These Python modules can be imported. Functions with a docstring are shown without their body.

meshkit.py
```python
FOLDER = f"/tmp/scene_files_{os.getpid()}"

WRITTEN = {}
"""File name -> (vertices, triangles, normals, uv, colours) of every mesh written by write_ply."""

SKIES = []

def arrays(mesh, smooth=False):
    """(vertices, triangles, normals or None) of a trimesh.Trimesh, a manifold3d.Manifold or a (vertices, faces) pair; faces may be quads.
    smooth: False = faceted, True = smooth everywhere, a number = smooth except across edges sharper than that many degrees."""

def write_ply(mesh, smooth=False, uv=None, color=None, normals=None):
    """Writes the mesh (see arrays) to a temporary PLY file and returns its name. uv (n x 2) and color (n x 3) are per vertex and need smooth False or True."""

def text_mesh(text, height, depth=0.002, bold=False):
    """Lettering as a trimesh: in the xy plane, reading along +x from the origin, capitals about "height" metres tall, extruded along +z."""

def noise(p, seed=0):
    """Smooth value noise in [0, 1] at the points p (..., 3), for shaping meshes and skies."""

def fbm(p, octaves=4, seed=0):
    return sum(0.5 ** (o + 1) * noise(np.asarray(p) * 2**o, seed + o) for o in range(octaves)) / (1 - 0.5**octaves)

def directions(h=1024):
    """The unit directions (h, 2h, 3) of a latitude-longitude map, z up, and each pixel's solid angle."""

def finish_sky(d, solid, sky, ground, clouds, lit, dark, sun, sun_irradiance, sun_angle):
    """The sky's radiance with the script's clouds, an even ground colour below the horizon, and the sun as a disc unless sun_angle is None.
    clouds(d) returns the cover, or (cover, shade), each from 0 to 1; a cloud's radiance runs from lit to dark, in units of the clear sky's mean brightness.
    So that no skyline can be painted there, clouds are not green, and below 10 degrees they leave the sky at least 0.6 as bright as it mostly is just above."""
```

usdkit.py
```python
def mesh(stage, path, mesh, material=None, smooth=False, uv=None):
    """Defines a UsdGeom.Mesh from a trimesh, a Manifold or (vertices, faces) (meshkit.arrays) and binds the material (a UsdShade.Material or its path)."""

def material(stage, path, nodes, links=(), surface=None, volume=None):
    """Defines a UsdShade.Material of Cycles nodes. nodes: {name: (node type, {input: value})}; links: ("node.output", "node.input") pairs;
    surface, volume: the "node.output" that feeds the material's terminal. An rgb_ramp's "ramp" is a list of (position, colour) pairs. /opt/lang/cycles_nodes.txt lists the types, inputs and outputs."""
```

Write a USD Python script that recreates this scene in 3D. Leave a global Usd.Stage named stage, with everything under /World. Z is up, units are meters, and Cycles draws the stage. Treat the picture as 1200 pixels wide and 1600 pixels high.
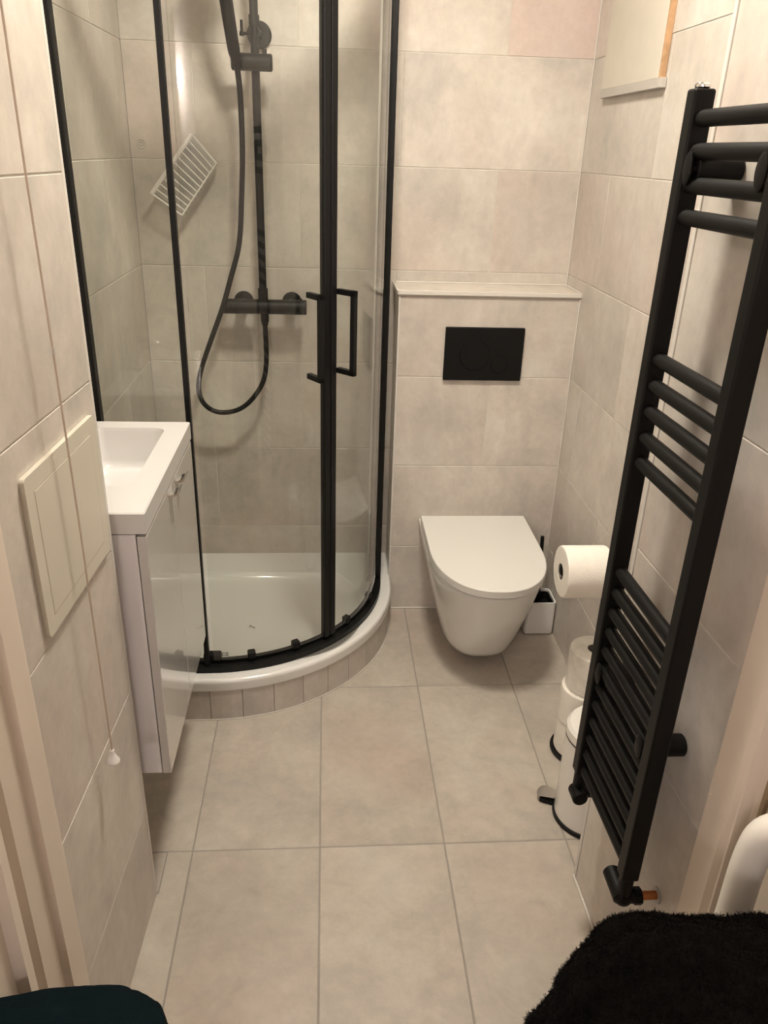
import math, random
import numpy as np, trimesh, manifold3d, usdkit, meshkit
from shapely.geometry import Polygon, box as sbox
from scipy.spatial import ConvexHull
from pxr import Usd, UsdGeom, UsdLux, UsdShade, Gf, Sdf

stage = Usd.Stage.CreateInMemory()
UsdGeom.SetStageUpAxis(stage, UsdGeom.Tokens.z)
UsdGeom.SetStageMetersPerUnit(stage, 1.0)
W = '/World'
stage.SetDefaultPrim(UsdGeom.Xform.Define(stage, W).GetPrim())
UsdGeom.Scope.Define(stage, W + '/Looks')
rng = random.Random(7)
pi = math.pi

# ------------------------------------------------------------------ camera, light, exposure
CAM_H, F_PX, PITCH, YAW, ROLL = 1.4928, 1220.76, 24.7476, 4.6341, 1.9340
EXPOSURE = 2.15
p_, y_, r_ = (math.radians(a) for a in (PITCH, YAW, ROLL))
fw = np.array([math.sin(y_) * math.cos(p_), math.cos(y_) * math.cos(p_), -math.sin(p_)])
rt = np.array([math.cos(y_), -math.sin(y_), 0.0])
up = np.cross(rt, fw)
rt, up = rt * math.cos(r_) + up * math.sin(r_), up * math.cos(r_) - rt * math.sin(r_)
cam = UsdGeom.Camera.Define(stage, W + '/camera')
cam.CreateFocalLengthAttr(36.0 * F_PX / 1200.0)
cam.CreateHorizontalApertureAttr(36.0)
cam.CreateVerticalApertureAttr(48.0)
cam.CreateClippingRangeAttr(Gf.Vec2f(0.02, 50))
cam.CreateExposureAttr(EXPOSURE)
cam.AddTransformOp().Set(Gf.Matrix4d(*rt, 0, *up, 0, *(-fw), 0, 0, 0, CAM_H, 1))

LAMP_POS, LAMP_R, LAMP_STRENGTH, LAMP_COLOR = (0.12, 1.50), 0.13, 44.0, (1.0, 0.915, 0.785)
HALL_POS, HALL_R, HALL_STRENGTH, HALL_COLOR = (-0.45, -0.87, 1.81), 0.075, 26.0, (1.0, 0.88, 0.86)
CEIL = 2.46

# a dim interior: the dome is nearly black, all light comes from the ceiling lamp and the hall's globe lamp
dome = UsdLux.DomeLight.Define(stage, W + '/sky')
dome.CreateIntensityAttr(0.01)

# ------------------------------------------------------------------ materials
def mat(name, nodes, links, surface='p.BSDF'):
    return usdkit.material(stage, f'{W}/Looks/{name}', nodes, links, surface=surface)

def plain(name, col, rough=0.5, metallic=0.0, spec=0.5, coat=0.0, coat_rough=0.05, bump=0.0, bscale=80, mottle=0.0, mscale=6, sheen=0.0):
    nodes = {'p': ('principled_bsdf', dict(base_color=col, roughness=rough, metallic=metallic, specular_ior_level=spec, coat_weight=coat, coat_roughness=coat_rough, sheen_weight=sheen))}
    links = []
    if bump or mottle:
        nodes['g'] = ('texture_coordinate', {})
    if bump:
        nodes['bn'] = ('noise_texture', dict(scale=bscale, detail=3.0))
        nodes['b'] = ('bump', dict(strength=bump, distance=0.002))
        links += [('g.object', 'bn.vector'), ('bn.fac', 'b.height'), ('b.normal', 'p.normal')]
    if mottle:
        nodes['n'] = ('noise_texture', dict(scale=mscale, detail=5.0, roughness=0.6))
        nodes['r'] = ('rgb_ramp', dict(ramp=[(0.3, tuple(c * (1 - mottle) for c in col)), (0.7, tuple(min(1, c * (1 + mottle)) for c in col))]))
        links += [('g.object', 'n.vector'), ('n.fac', 'r.fac'), ('r.color', 'p.base_color')]
    return mat(name, nodes, links)

def tile_mat(name, base, seed, rough=0.42, contrast=0.20, pink=0.0, bias=0.0):
    """A concrete-look porcelain tile: cloudy grey-beige patches, faint pink blotches, fine specks."""
    b = np.array(base)
    dark, light = b * (1 - contrast), np.minimum(1, b * (1 + contrast * 0.8))
    mid = b * np.array([1.03, 0.985, 0.965])
    blush = b * np.array([1.06, 0.90, 0.86])
    off = (seed * 3.17, seed * 1.93, seed * 2.41)
    nodes = {
        'g': ('geometry', {}), 'o': ('object_info', {}),
        'sc': ('vector_math', dict(math_type='scale', vector1=(7.3, 3.1, 5.7), scale=1.0)),
        'sc2': ('math', dict(math_type='multiply', value2=9.0)),
        'ad': ('vector_math', dict(math_type='add')),
        'ad2': ('vector_math', dict(math_type='add', vector2=off)),
        'n1': ('noise_texture', dict(scale=4.4, detail=9.0, roughness=0.68, distortion=0.25)),
        'n2': ('noise_texture', dict(scale=2.1, detail=4.0, roughness=0.5)),
        'n3': ('noise_texture', dict(scale=34.0, detail=5.0, roughness=0.7)),
        'mp': ('mapping', dict(mapping_type='point', scale=(9.0, 9.0, 3.0))),
        'n4': ('noise_texture', dict(scale=1.0, detail=6.0, roughness=0.65, distortion=1.0)),
        'r1': ('rgb_ramp', dict(ramp=[(0.28, tuple(dark)), (0.5, tuple(mid)), (0.72, tuple(light))])),
        'f2': ('map_range', dict(from_min=0.52 - pink, from_max=0.74 - pink, to_min=0.0, to_max=0.55, clamp=True)),
        'mx': ('mix_color', dict(blend_type='mix', b=tuple(blush))),
        'f3': ('map_range', dict(from_min=0.3, from_max=0.7, to_min=0.94, to_max=1.06)),
        'f4': ('map_range', dict(from_min=0.3, from_max=0.7, to_min=0.93, to_max=1.07)),
        'ml': ('math', dict(math_type='multiply')),
        'cc': ('combine_color', {}),
        'mu': ('mix_color', dict(blend_type='multiply', fac=1.0)),
        'rr': ('map_range', dict(from_min=0.3, from_max=0.7, to_min=rough - 0.07, to_max=rough + 0.07)),
        'bp': ('bump', dict(strength=0.08, distance=0.001)),
        'p': ('principled_bsdf', dict(specular_ior_level=0.45)),
    }
    links = [('o.random', 'sc2.value1'), ('sc2.value', 'sc.scale'), ('g.position', 'ad.vector1'), ('sc.vector', 'ad.vector2'), ('ad.vector', 'ad2.vector1'),
             ('ad2.vector', 'n1.vector'), ('ad2.vector', 'n2.vector'), ('ad2.vector', 'n3.vector'), ('ad2.vector', 'mp.vector'), ('mp.vector', 'n4.vector'),
             ('n1.fac', 'r1.fac'), ('n2.fac', 'f2.value'), ('f2.result', 'mx.fac'), ('r1.color', 'mx.a'),
             ('n3.fac', 'f3.value'), ('n4.fac', 'f4.value'), ('f3.result', 'ml.value1'), ('f4.result', 'ml.value2'),
             ('ml.value', 'cc.r'), ('ml.value', 'cc.g'), ('ml.value', 'cc.b'),
             ('mx.result', 'mu.a'), ('cc.color', 'mu.b'), ('mu.result', 'p.base_color'),
             ('n4.fac', 'rr.value'), ('rr.result', 'p.roughness'), ('n3.fac', 'bp.height'), ('bp.normal', 'p.normal')]
    return mat(name, nodes, links)

WT = (0.55, 0.522, 0.475)
M = {}
wall_tiles = [tile_mat('wall_tile_a', WT, 1), tile_mat('wall_tile_b', tuple(c * 0.96 for c in WT), 2, pink=0.05),
              tile_mat('wall_tile_c', tuple(c * 1.05 for c in WT), 3, pink=-0.1), tile_mat('wall_tile_d', (0.53, 0.508, 0.462), 4)]
tile_pink = tile_mat('wall_tile_pink', (0.56, 0.495, 0.455), 5, pink=0.12, contrast=0.06)
FT = (0.435, 0.405, 0.352)
floor_tiles = [tile_mat('floor_tile_a', FT, 6, rough=0.40), tile_mat('floor_tile_b', tuple(c * 1.04 for c in FT), 7, rough=0.38), tile_mat('floor_tile_c', tuple(c * 0.97 for c in FT), 8, rough=0.40, pink=0.05)]
M['grout'] = plain('light_grout', (0.64, 0.61, 0.55), 0.85, bump=0.3, bscale=300)
M['grout_floor'] = plain('grey_grout', (0.30, 0.275, 0.24), 0.9, bump=0.3, bscale=300)
M['white_trim'] = plain('white_plastic_trim', (0.64, 0.61, 0.56), 0.4)
M['ceramic'] = plain('white_ceramic', (0.73, 0.72, 0.69), 0.18, spec=0.5, coat=0.6, coat_rough=0.06)
M['seat'] = plain('white_seat_plastic', (0.72, 0.71, 0.675), 0.28, coat=0.3, coat_rough=0.12)
M['basin'] = plain('white_resin', (0.66, 0.645, 0.635), 0.16, coat=0.5, coat_rough=0.08)
M['gloss'] = plain('white_gloss_lacquer', (0.56, 0.545, 0.52), 0.2, spec=0.8, coat=1.0, coat_rough=0.02)
M['carcass'] = plain('white_melamine', (0.76, 0.735, 0.75), 0.5, bump=0.05, bscale=400)
M['acrylic'] = plain('white_acrylic', (0.74, 0.735, 0.71), 0.2, coat=0.7, coat_rough=0.06)
M['black'] = plain('matt_black_metal', (0.005, 0.005, 0.005), 0.42, spec=0.25)
M['black_rad'] = plain('matt_black_enamel', (0.005, 0.0047, 0.0044), 0.48, spec=0.2, bump=0.06, bscale=500)
M['black_rubber'] = plain('black_rubber', (0.005, 0.005, 0.005), 0.6, spec=0.25)
M['black_gloss'] = plain('black_satin', (0.005, 0.005, 0.005), 0.5, spec=0.2)
M['groove'] = plain('dark_groove', (0.002, 0.002, 0.002), 0.8, spec=0.1)
M['chrome'] = plain('chrome', (0.75, 0.74, 0.72), 0.12, metallic=1.0)
M['steel'] = plain('brushed_steel', (0.62, 0.60, 0.57), 0.32, metallic=1.0)
M['copper'] = plain('copper', (0.55, 0.22, 0.09), 0.35, metallic=1.0)
M['paper'] = plain('tissue_paper', (0.82, 0.78, 0.71), 0.95, spec=0.1, bump=0.5, bscale=160, mottle=0.03, mscale=30)
M['card'] = plain('grey_cardboard', (0.22, 0.19, 0.16), 0.9)
M['wrap'] = plain('paper_wrap_print', (0.80, 0.77, 0.70), 0.7, mottle=0.10, mscale=45, bump=0.25, bscale=120)
M['bin'] = plain('white_enamel', (0.78, 0.76, 0.71), 0.25, coat=0.5, coat_rough=0.08)
M['cream'] = plain('cream_plastic', (0.60, 0.56, 0.47), 0.45, mottle=0.03, mscale=8)
M['cream_dark'] = plain('cream_hatch_edge', (0.42, 0.37, 0.28), 0.6)
M['frame_paint'] = plain('painted_door_frame', (0.73, 0.64, 0.545), 0.42, bump=0.15, bscale=25, mottle=0.03, mscale=5)
M['panel_paint'] = plain('painted_board', (0.60, 0.56, 0.48), 0.6, mottle=0.04, mscale=9)
M['lath'] = plain('grey_lath', (0.47, 0.44, 0.40), 0.6)
M['wood'] = plain('raw_wood_edge', (0.46, 0.28, 0.15), 0.7, mottle=0.18, mscale=40)
M['plaster'] = plain('white_plaster', (0.74, 0.70, 0.64), 0.85, bump=0.1, bscale=60)
M['hall_floor'] = plain('hall_boards', (0.26, 0.18, 0.11), 0.5, mottle=0.2, mscale=9)
M['cord'] = plain('cord_string', (0.50, 0.41, 0.33), 0.9)
M['plastic_clear'] = None
M['white_plastic'] = plain('white_plastic', (0.76, 0.73, 0.69), 0.35)
M['rail'] = plain('white_rail_plastic', (0.82, 0.79, 0.72), 0.38)
M['fleece'] = plain('black_fleece', (0.0035, 0.003, 0.0028), 1.0, spec=0.02, bump=0.8, bscale=300, sheen=0.012, mottle=0.35, mscale=60)
M['teal'] = plain('dark_teal_cloth', (0.0015, 0.006, 0.008), 0.85, spec=0.08, bump=0.4, bscale=200)
M['grey_cloth'] = plain('dark_grey_cloth', (0.022, 0.022, 0.022), 0.85, spec=0.1, bump=0.4, bscale=200)
M['seal'] = plain('pale_seal', (0.42, 0.41, 0.38), 0.4)
M['seal_clear'] = plain('milky_plastic', (0.50, 0.48, 0.44), 0.3)
M['hose'] = plain('black_hose', (0.007, 0.007, 0.007), 0.4, spec=0.3)
M['print'] = plain('glass_print', (0.06, 0.06, 0.055), 0.6)

def pane(name, tint, rough=0.0, ior=1.5, haze=0.0, hazecol=(0.6, 0.6, 0.55)):
    nodes = {'t': ('transparent_bsdf', dict(color=tint)), 'g': ('glossy_bsdf', dict(color=(1, 1, 1), roughness=rough)), 'm': ('mix_closure', {}),
             'lw': ('layer_weight', dict(blend=0.5)), 'pw': ('math', dict(math_type='power', value2=5.0)), 'ma': ('math', dict(math_type='multiply_add', value2=0.95, value3=0.033))}
    links = [('lw.facing', 'pw.value1'), ('pw.value', 'ma.value1'), ('ma.value', 'm.fac'), ('g.BSDF', 'm.closure2')]
    if haze:
        nodes['d'] = ('diffuse_bsdf', dict(color=hazecol))
        nodes['h'] = ('mix_closure', dict(fac=haze))
        links += [('t.BSDF', 'h.closure1'), ('d.BSDF', 'h.closure2'), ('h.closure', 'm.closure1')]
    else:
        links += [('t.BSDF', 'm.closure1')]
    return mat(name, nodes, links, surface='m.closure')
M['glass'] = pane('shower_glass', (0.96, 0.97, 0.955), haze=0.004)
M['film'] = pane('clear_plastic_film', (0.995, 0.993, 0.99), rough=0.09, haze=0.015, hazecol=(0.8, 0.78, 0.74))
M['clear'] = pane('clear_acrylic', (0.95, 0.95, 0.94), rough=0.08, haze=0.2, hazecol=(0.85, 0.84, 0.80))

def emitter(name, col, strength):
    return mat(name, {'e': ('emission', dict(color=col, strength=strength))}, [], surface='e.emission')
M['lamp'] = emitter('lamp_diffuser', LAMP_COLOR, LAMP_STRENGTH)
M['hall_lamp'] = emitter('hall_lamp_diffuser', HALL_COLOR, HALL_STRENGTH)

# ------------------------------------------------------------------ object helpers
used = {}
def path_for(name, parent):
    base = parent.GetPath().pathString if parent else W
    k = (base, name); n = used.get(k, 0); used[k] = n + 1
    return f'{base}/{name}' if n == 0 else f'{base}/{name}_{n:03d}'

def tag(prim, label=None, cat=None, group=None, kind=None):
    for k, val in (('label', label), ('category', cat), ('group', group), ('kind', kind)):
        if val: prim.SetCustomDataByKey(k, val)
    return prim

def thing(name, label, cat, loc=(0, 0, 0), group=None, kind=None):
    x = UsdGeom.Xform.Define(stage, path_for(name, None))
    x.AddTranslateOp().Set(Gf.Vec3d(*loc))
    o = x.GetPrim(); LOC[o.GetPath().pathString] = np.array(loc, float)
    return tag(o, label, cat, group, kind)
LOC = {}

def obj(name, mesh, m, parent=None, smooth=35, label=None, cat=None, group=None, kind=None):
    """One Mesh prim; coordinates are given in the world, the parent's place is taken off."""
    path = path_for(name, parent)
    v, f, n = meshkit.arrays(mesh, False)
    if parent:
        root = '/'.join(parent.GetPath().pathString.split('/')[:3])
        v = v - LOC[root]
    o = usdkit.mesh(stage, path, (v, f), M[m] if isinstance(m, str) else m, smooth=smooth).GetPrim()
    return tag(o, label, cat, group, kind)

def hull(pts):
    h = ConvexHull(np.asarray(pts, float))
    t = trimesh.Trimesh(h.points, h.simplices, process=False)
    c = h.points.mean(0)
    n = t.face_normals; fc = t.triangles_center
    flip = ((fc - c) * n).sum(1) < 0
    f = t.faces.copy(); f[flip] = f[flip][:, ::-1]
    m = trimesh.Trimesh(h.points, f, process=True); m.remove_unreferenced_vertices()
    return m

def cbox(x0, x1, y0, y1, z0, z1, b=0.001):
    a, c = np.array([x0, y0, z0]), np.array([x1, y1, z1])
    b = min(b, *((c - a) * 0.45))
    pts = []
    for k in range(3):
        lo, hi = a + b, c - b
        lo[k], hi[k] = a[k], c[k]
        for i in np.ndindex(2, 2, 2):
            pts.append([(lo, hi)[i[q]][q] for q in range(3)])
    return hull(pts)

def rbox(x0, x1, y0, y1, z0, z1, r=0.01, seg=4):
    s = trimesh.creation.icosphere(subdivisions=2, radius=r).vertices
    pts = [s + [x, y, z] for x in (x0 + r, x1 - r) for y in (y0 + r, y1 - r) for z in (z0 + r, z1 - r)]
    return hull(np.vstack(pts))

def cat(*ms): return trimesh.util.concatenate([m for m in ms if m is not None])

def ext(poly, z0, z1):
    m = trimesh.creation.extrude_polygon(poly, z1 - z0, engine='earcut'); m.apply_translation([0, 0, z0]); return m

def cyl(a, b, r, n=24, r2=None, bev=0.0):
    a, b = np.array(a, float), np.array(b, float); d = b - a; L = np.linalg.norm(d); d /= L
    r2 = r if r2 is None else r2
    prof = [(0, 0), (r - bev, 0), (r, bev), (r2, L - bev), (r2 - bev, L), (0, L)] if bev else [(0, 0), (r, 0), (r2, L), (0, L)]
    m = trimesh.creation.revolve(np.array(prof), sections=n)
    T = trimesh.geometry.align_vectors([0, 0, 1], d); T[:3, 3] = a
    m.apply_transform(T); return m

def lathe(prof, c, n=48):
    m = trimesh.creation.revolve(np.array(prof, float), sections=n); m.apply_translation(c); return m

def tube(path, r, n=12, caps=True):
    p = np.asarray(path, float); t = np.gradient(p, axis=0); t /= np.linalg.norm(t, axis=1, keepdims=True)
    ref = np.array([0.0, 0, 1]) if abs(t[0][2]) < 0.9 else np.array([1.0, 0, 0])
    a = np.cross(t[0], ref); a /= np.linalg.norm(a); A = []
    for k in range(len(p)):
        a = a - t[k] * (a @ t[k]); a /= np.linalg.norm(a); A.append(a)
    A = np.array(A); B = np.cross(t, A); g = np.arange(n) * 2 * pi / n
    rr = np.broadcast_to(r, (len(p),))
    v = (p[:, None] + rr[:, None, None] * (np.cos(g)[None, :, None] * A[:, None] + np.sin(g)[None, :, None] * B[:, None])).reshape(-1, 3)
    f = []
    for i in range(len(p) - 1):
        for j in range(n):
            q = [i * n + j, i * n + (j + 1) % n, (i + 1) * n + (j + 1) % n, (i + 1) * n + j]
            f += [[q[0], q[1], q[2]], [q[0], q[2], q[3]]]
    if caps:
        v = np.vstack([v, p[0], p[-1]]); c0, c1 = len(v) - 2, len(v) - 1
        for j in range(n):
            f += [[c0, (j + 1) % n, j], [c1, (len(p) - 1) * n + j, (len(p) - 1) * n + (j + 1) % n]]
    return trimesh.Trimesh(v, f, process=False)

def spline(pts, n=80):
    from scipy.interpolate import CubicSpline
    p = np.asarray(pts, float); s = np.r_[0, np.cumsum(np.linalg.norm(np.diff(p, axis=0), axis=1))]
    return CubicSpline(s, p)(np.linspace(0, s[-1], n))

def loft(rings, cap=True):
    """Closed rings of equal length into one skin."""
    n = len(rings[0]); v = np.vstack(rings); f = []
    for i in range(len(rings) - 1):
        for j in range(n):
            q = [i * n + j, i * n + (j + 1) % n, (i + 1) * n + (j + 1) % n, (i + 1) * n + j]
            f += [[q[0], q[1], q[2]], [q[0], q[2], q[3]]]
    if cap:
        v = np.vstack([v, rings[0].mean(0), rings[-1].mean(0)]); c0, c1 = len(v) - 2, len(v) - 1; k = (len(rings) - 1) * n
        for j in range(n):
            f += [[c0, (j + 1) % n, j], [c1, k + j, k + (j + 1) % n]]
    m = trimesh.Trimesh(v, f, process=False)
    if m.volume < 0: m.invert()
    return m

def spread(m, T):
    m = m.copy(); m.apply_transform(T); return m

# ------------------------------------------------------------------ the room
Y_BACK, Y_BOX, X_BOX, X_RIGHT, X_NICHE = 2.5662, 2.4035, 0.2196, 0.7783, -0.5726
X_LEFT, Y_LEFT, A_LEFT = -0.3710, 1.2363, 0.050        # near left wall: its corner and its slant
X_PIER, Y_PIER, A_PIER = 0.5662, 1.2446, -0.0222       # near right wall: its corner and its slant
Y_FRAME = 0.848
ROWS = [0.0, 0.2515, 0.5505, 0.8515, 1.1515, 1.4525, 1.7535, 2.0545, CEIL]
JOINT = 0.0022
struct = lambda name, label, c: thing(name, label, c, kind='structure')

def tiled(root, org, u, n, u0, u1, joints, rows=ROWS, z1=CEIL, pick=None, joint=JOINT, th=0.009, back=0.03, u0b=None):
    """Tiles on the plane through org with room-side normal n, running along u; joints(row) lists the vertical joints."""
    org, u, n = (np.array(x, float) for x in (org, u, n))
    T = np.eye(4); T[:3, 0], T[:3, 1], T[:3, 2], T[:3, 3] = u, n, (0, 0, 1), org
    flip = np.linalg.det(T[:3, :3]) < 0
    def place(m):
        m = spread(m, T)
        return m
    obj('grout', place(cbox(u0 if u0b is None else u0b, u1, -back, -0.0016, rows[0], z1, 0.0002)), 'grout', root, smooth=False)
    for k in range(len(rows) - 1):
        a, b = rows[k], min(rows[k + 1], z1)
        if b - a < 0.01: continue
        cuts = [u0] + sorted(j for j in joints(k) if u0 + 0.01 < j < u1 - 0.01) + [u1]
        for i in range(len(cuts) - 1):
            m = pick(k, i) if pick else None
            obj('tile', place(cbox(cuts[i] + (joint / 2 if i else 0), cuts[i + 1] - (joint / 2 if i < len(cuts) - 2 else 0), -th, rng.uniform(-0.0003, 0.0002), a + joint / 2, b - joint / 2, 0.0010)),
                m or wall_tiles[rng.randrange(4)], root, smooth=False)

floor = struct('floor', 'beige concrete-look porcelain floor tiles with grey grout', 'floor')
obj('grout', cbox(-0.60, 0.80, 0.742, 2.60, -0.05, -0.0012, 0.0002), 'grout_floor', floor, smooth=False)
X_D, PX, YR = 0.5756, 0.29564, [0.742, 1.3458, 1.9496, 2.5534]
fx = [X_D + PX * k for k in (-4, -3, -2, -1, 0, 1)]
for i in range(5):
    for j in range(3):
        g = 0.0017
        cols = [(max(fx[i], -0.60), min(fx[i + 1], 0.80))]
        if i == 0 and j == 0:
            obj('tile', cbox(-0.60 + g, -0.3685 - g, 1.236, YR[1] - g, -0.012, 0.0, 0.0010), floor_tiles[1], floor, smooth=False)
            obj('tile', ext(Polygon([(-0.41, 0.742 + g), (fx[1] - g, 0.742 + g), (fx[1] - g, YR[1] - g), (-0.3685 + g, YR[1] - g), (-0.3685 + g, 1.232), (-0.41, 1.232)]), -0.012, 0.0), floor_tiles[0], floor, smooth=False)
            continue
        for a, b in cols:
            obj('tile', cbox(a + g, b - g, YR[j] + g, YR[j + 1] - g, -0.012, rng.uniform(-0.0002, 0.0002), 0.0010), floor_tiles[(i * 2 + j) % 3], floor, smooth=False)
obj('hall_floorboards', cbox(-1.0, 1.0, -1.0, 0.742, -0.05, -0.001, 0.0005), 'hall_floor', floor, smooth=False)

ceiling = struct('ceiling', 'plain white ceiling over the bathroom', 'ceiling')
obj('plaster', cbox(-1.0, 1.0, -1.0, 2.62, CEIL, CEIL + 0.04), 'plaster', ceiling, smooth=False)

wb = struct('wall_back', 'beige tiled back wall behind shower and toilet', 'wall')
tiled(wb, (0, Y_BACK, 0), (1, 0, 0), (0, -1, 0), X_NICHE, X_RIGHT, lambda k: [0.52, -0.08] if k % 2 == 0 else [0.22, -0.38],
      pick=lambda k, i: tile_pink if (k, i) == (6, 2) else (wall_tiles[2] if (k, i) in ((6, 1), (5, 2)) else None))
wr = struct('wall_right', 'beige tiled right wall of the toilet alcove', 'wall')
tiled(wr, (X_RIGHT, 0, 0), (0, 1, 0), (-1, 0, 0), Y_PIER, Y_BACK, lambda k: [1.99, 1.39] if k % 2 else [2.29, 1.69])
wl = struct('wall_left', 'beige tiled left wall inside the shower', 'wall')
tiled(wl, (X_NICHE, 0, 0), (0, 1, 0), (1, 0, 0), Y_LEFT, Y_BACK, lambda k: [1.98] if k % 2 else [2.26, 1.66])

# cistern boxing behind the toilet
bx = struct('wall_cistern', 'half-height tiled boxing behind the wall-hung toilet', 'wall')
tiled(bx, (0, Y_BOX, 0), (1, 0, 0), (0, -1, 0), X_BOX, X_RIGHT, lambda k: [0.517] if k % 2 == 0 else [], rows=[0, 0.2515, 0.5505, 0.8515, 1.100], z1=1.100, back=0.02)
for k, (a, b) in enumerate(((0.0, 0.2515), (0.2515, 0.5505), (0.5505, 0.8515), (0.8515, 1.1))):
    obj('tile', cbox(X_BOX + 0.0005, X_BOX + 0.010, Y_BOX + 0.012, Y_BACK, a + 0.001, b - 0.001, 0.0008), wall_tiles[k % 4], bx, smooth=False)
obj('ledge', cbox(X_BOX - 0.004, X_RIGHT, Y_BOX - 0.004, Y_BACK, 1.1005, 1.1150, 0.001), wall_tiles[2], bx, smooth=False)
obj('ledge_trim', cat(cbox(X_BOX - 0.008, X_RIGHT, Y_BOX - 0.0085, Y_BOX - 0.0045, 1.1045, 1.1175, 0.001), cbox(X_BOX - 0.0085, X_BOX - 0.0045, Y_BOX - 0.0085, Y_BACK, 1.1045, 1.1175, 0.001)), 'white_trim', bx, label='white plastic edge trim of the ledge')
obj('corner_trim', cbox(X_BOX - 0.002, X_BOX + 0.004, Y_BOX - 0.002, Y_BOX + 0.0115, 0.0, 1.1, 0.001), 'white_trim', bx)
obj('sealant', cat(cbox(X_BOX + 0.01, X_RIGHT, Y_BOX - 0.005, Y_BOX, 0.0, 0.005, 0.0015), cbox(X_RIGHT - 0.004, X_RIGHT, Y_BOX - 0.004, Y_BOX, 0.004, 1.1, 0.0012)), 'white_trim', bx)
obj('sealant', cat(cbox(X_RIGHT - 0.004, X_RIGHT, Y_BACK - 0.004, Y_BACK, 1.115, CEIL, 0.0012), cbox(X_BOX, X_RIGHT, Y_BACK - 0.004, Y_BACK, 1.115, 1.120, 0.0012), cbox(X_RIGHT - 0.005, X_RIGHT, Y_BOX, Y_BACK, 1.115, 1.119, 0.0012)), 'white_trim', bx)

# near left wall (pier) and near right wall (pier)
def pier(name, label, x, y, a, side, depth):
    r = struct(name, label, 'wall')
    L = math.hypot(1, a); u = (a / L, 1 / L, 0); n = (side * u[1], -side * u[0], 0)
    d0 = -(y - Y_FRAME)
    tiled(r, (x, y, 0), u, n, d0, -0.012 if side < 0 else -0.005, lambda k: [], back=0.02, u0b=d0)
    T = np.eye(4); T[:3, 0], T[:3, 1], T[:3, 3] = u, n, (x, y, 0)
    return r, T
pl, TL = pier('wall_left_001', 'near beige tiled left wall with hatch', X_LEFT, Y_LEFT, A_LEFT, 1, 0.2)
obj('corner_trim', spread(cbox(-0.0105, 0.001, -0.02, 0.0004, 0, CEIL, 0.001), TL), 'white_trim', pl, label='white edge trim')
obj('core', cbox(X_NICHE - 0.03, X_LEFT - 0.032, Y_FRAME, Y_LEFT, 0, CEIL, 0.001), wall_tiles[1], pl, smooth=False)
pr, TR = pier('wall_right_001', 'near beige tiled right wall behind the black radiator', X_PIER, Y_PIER, A_PIER, -1, 0.2)
obj('corner_trim', spread(cbox(-0.0105, 0.001, -0.02, 0.0012, 0, CEIL, 0.001), TR), 'white_trim', pr, label='white edge trim')
obj('core', cbox(X_PIER + 0.032, X_RIGHT + 0.03, Y_FRAME, Y_PIER, 0, CEIL, 0.001), wall_tiles[1], pr, smooth=False)
obj('sealant', spread(cbox(-(Y_PIER - Y_FRAME), 0, 0, 0.005, 0, 0.005, 0.0015), TR), 'white_trim', pr)

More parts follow.
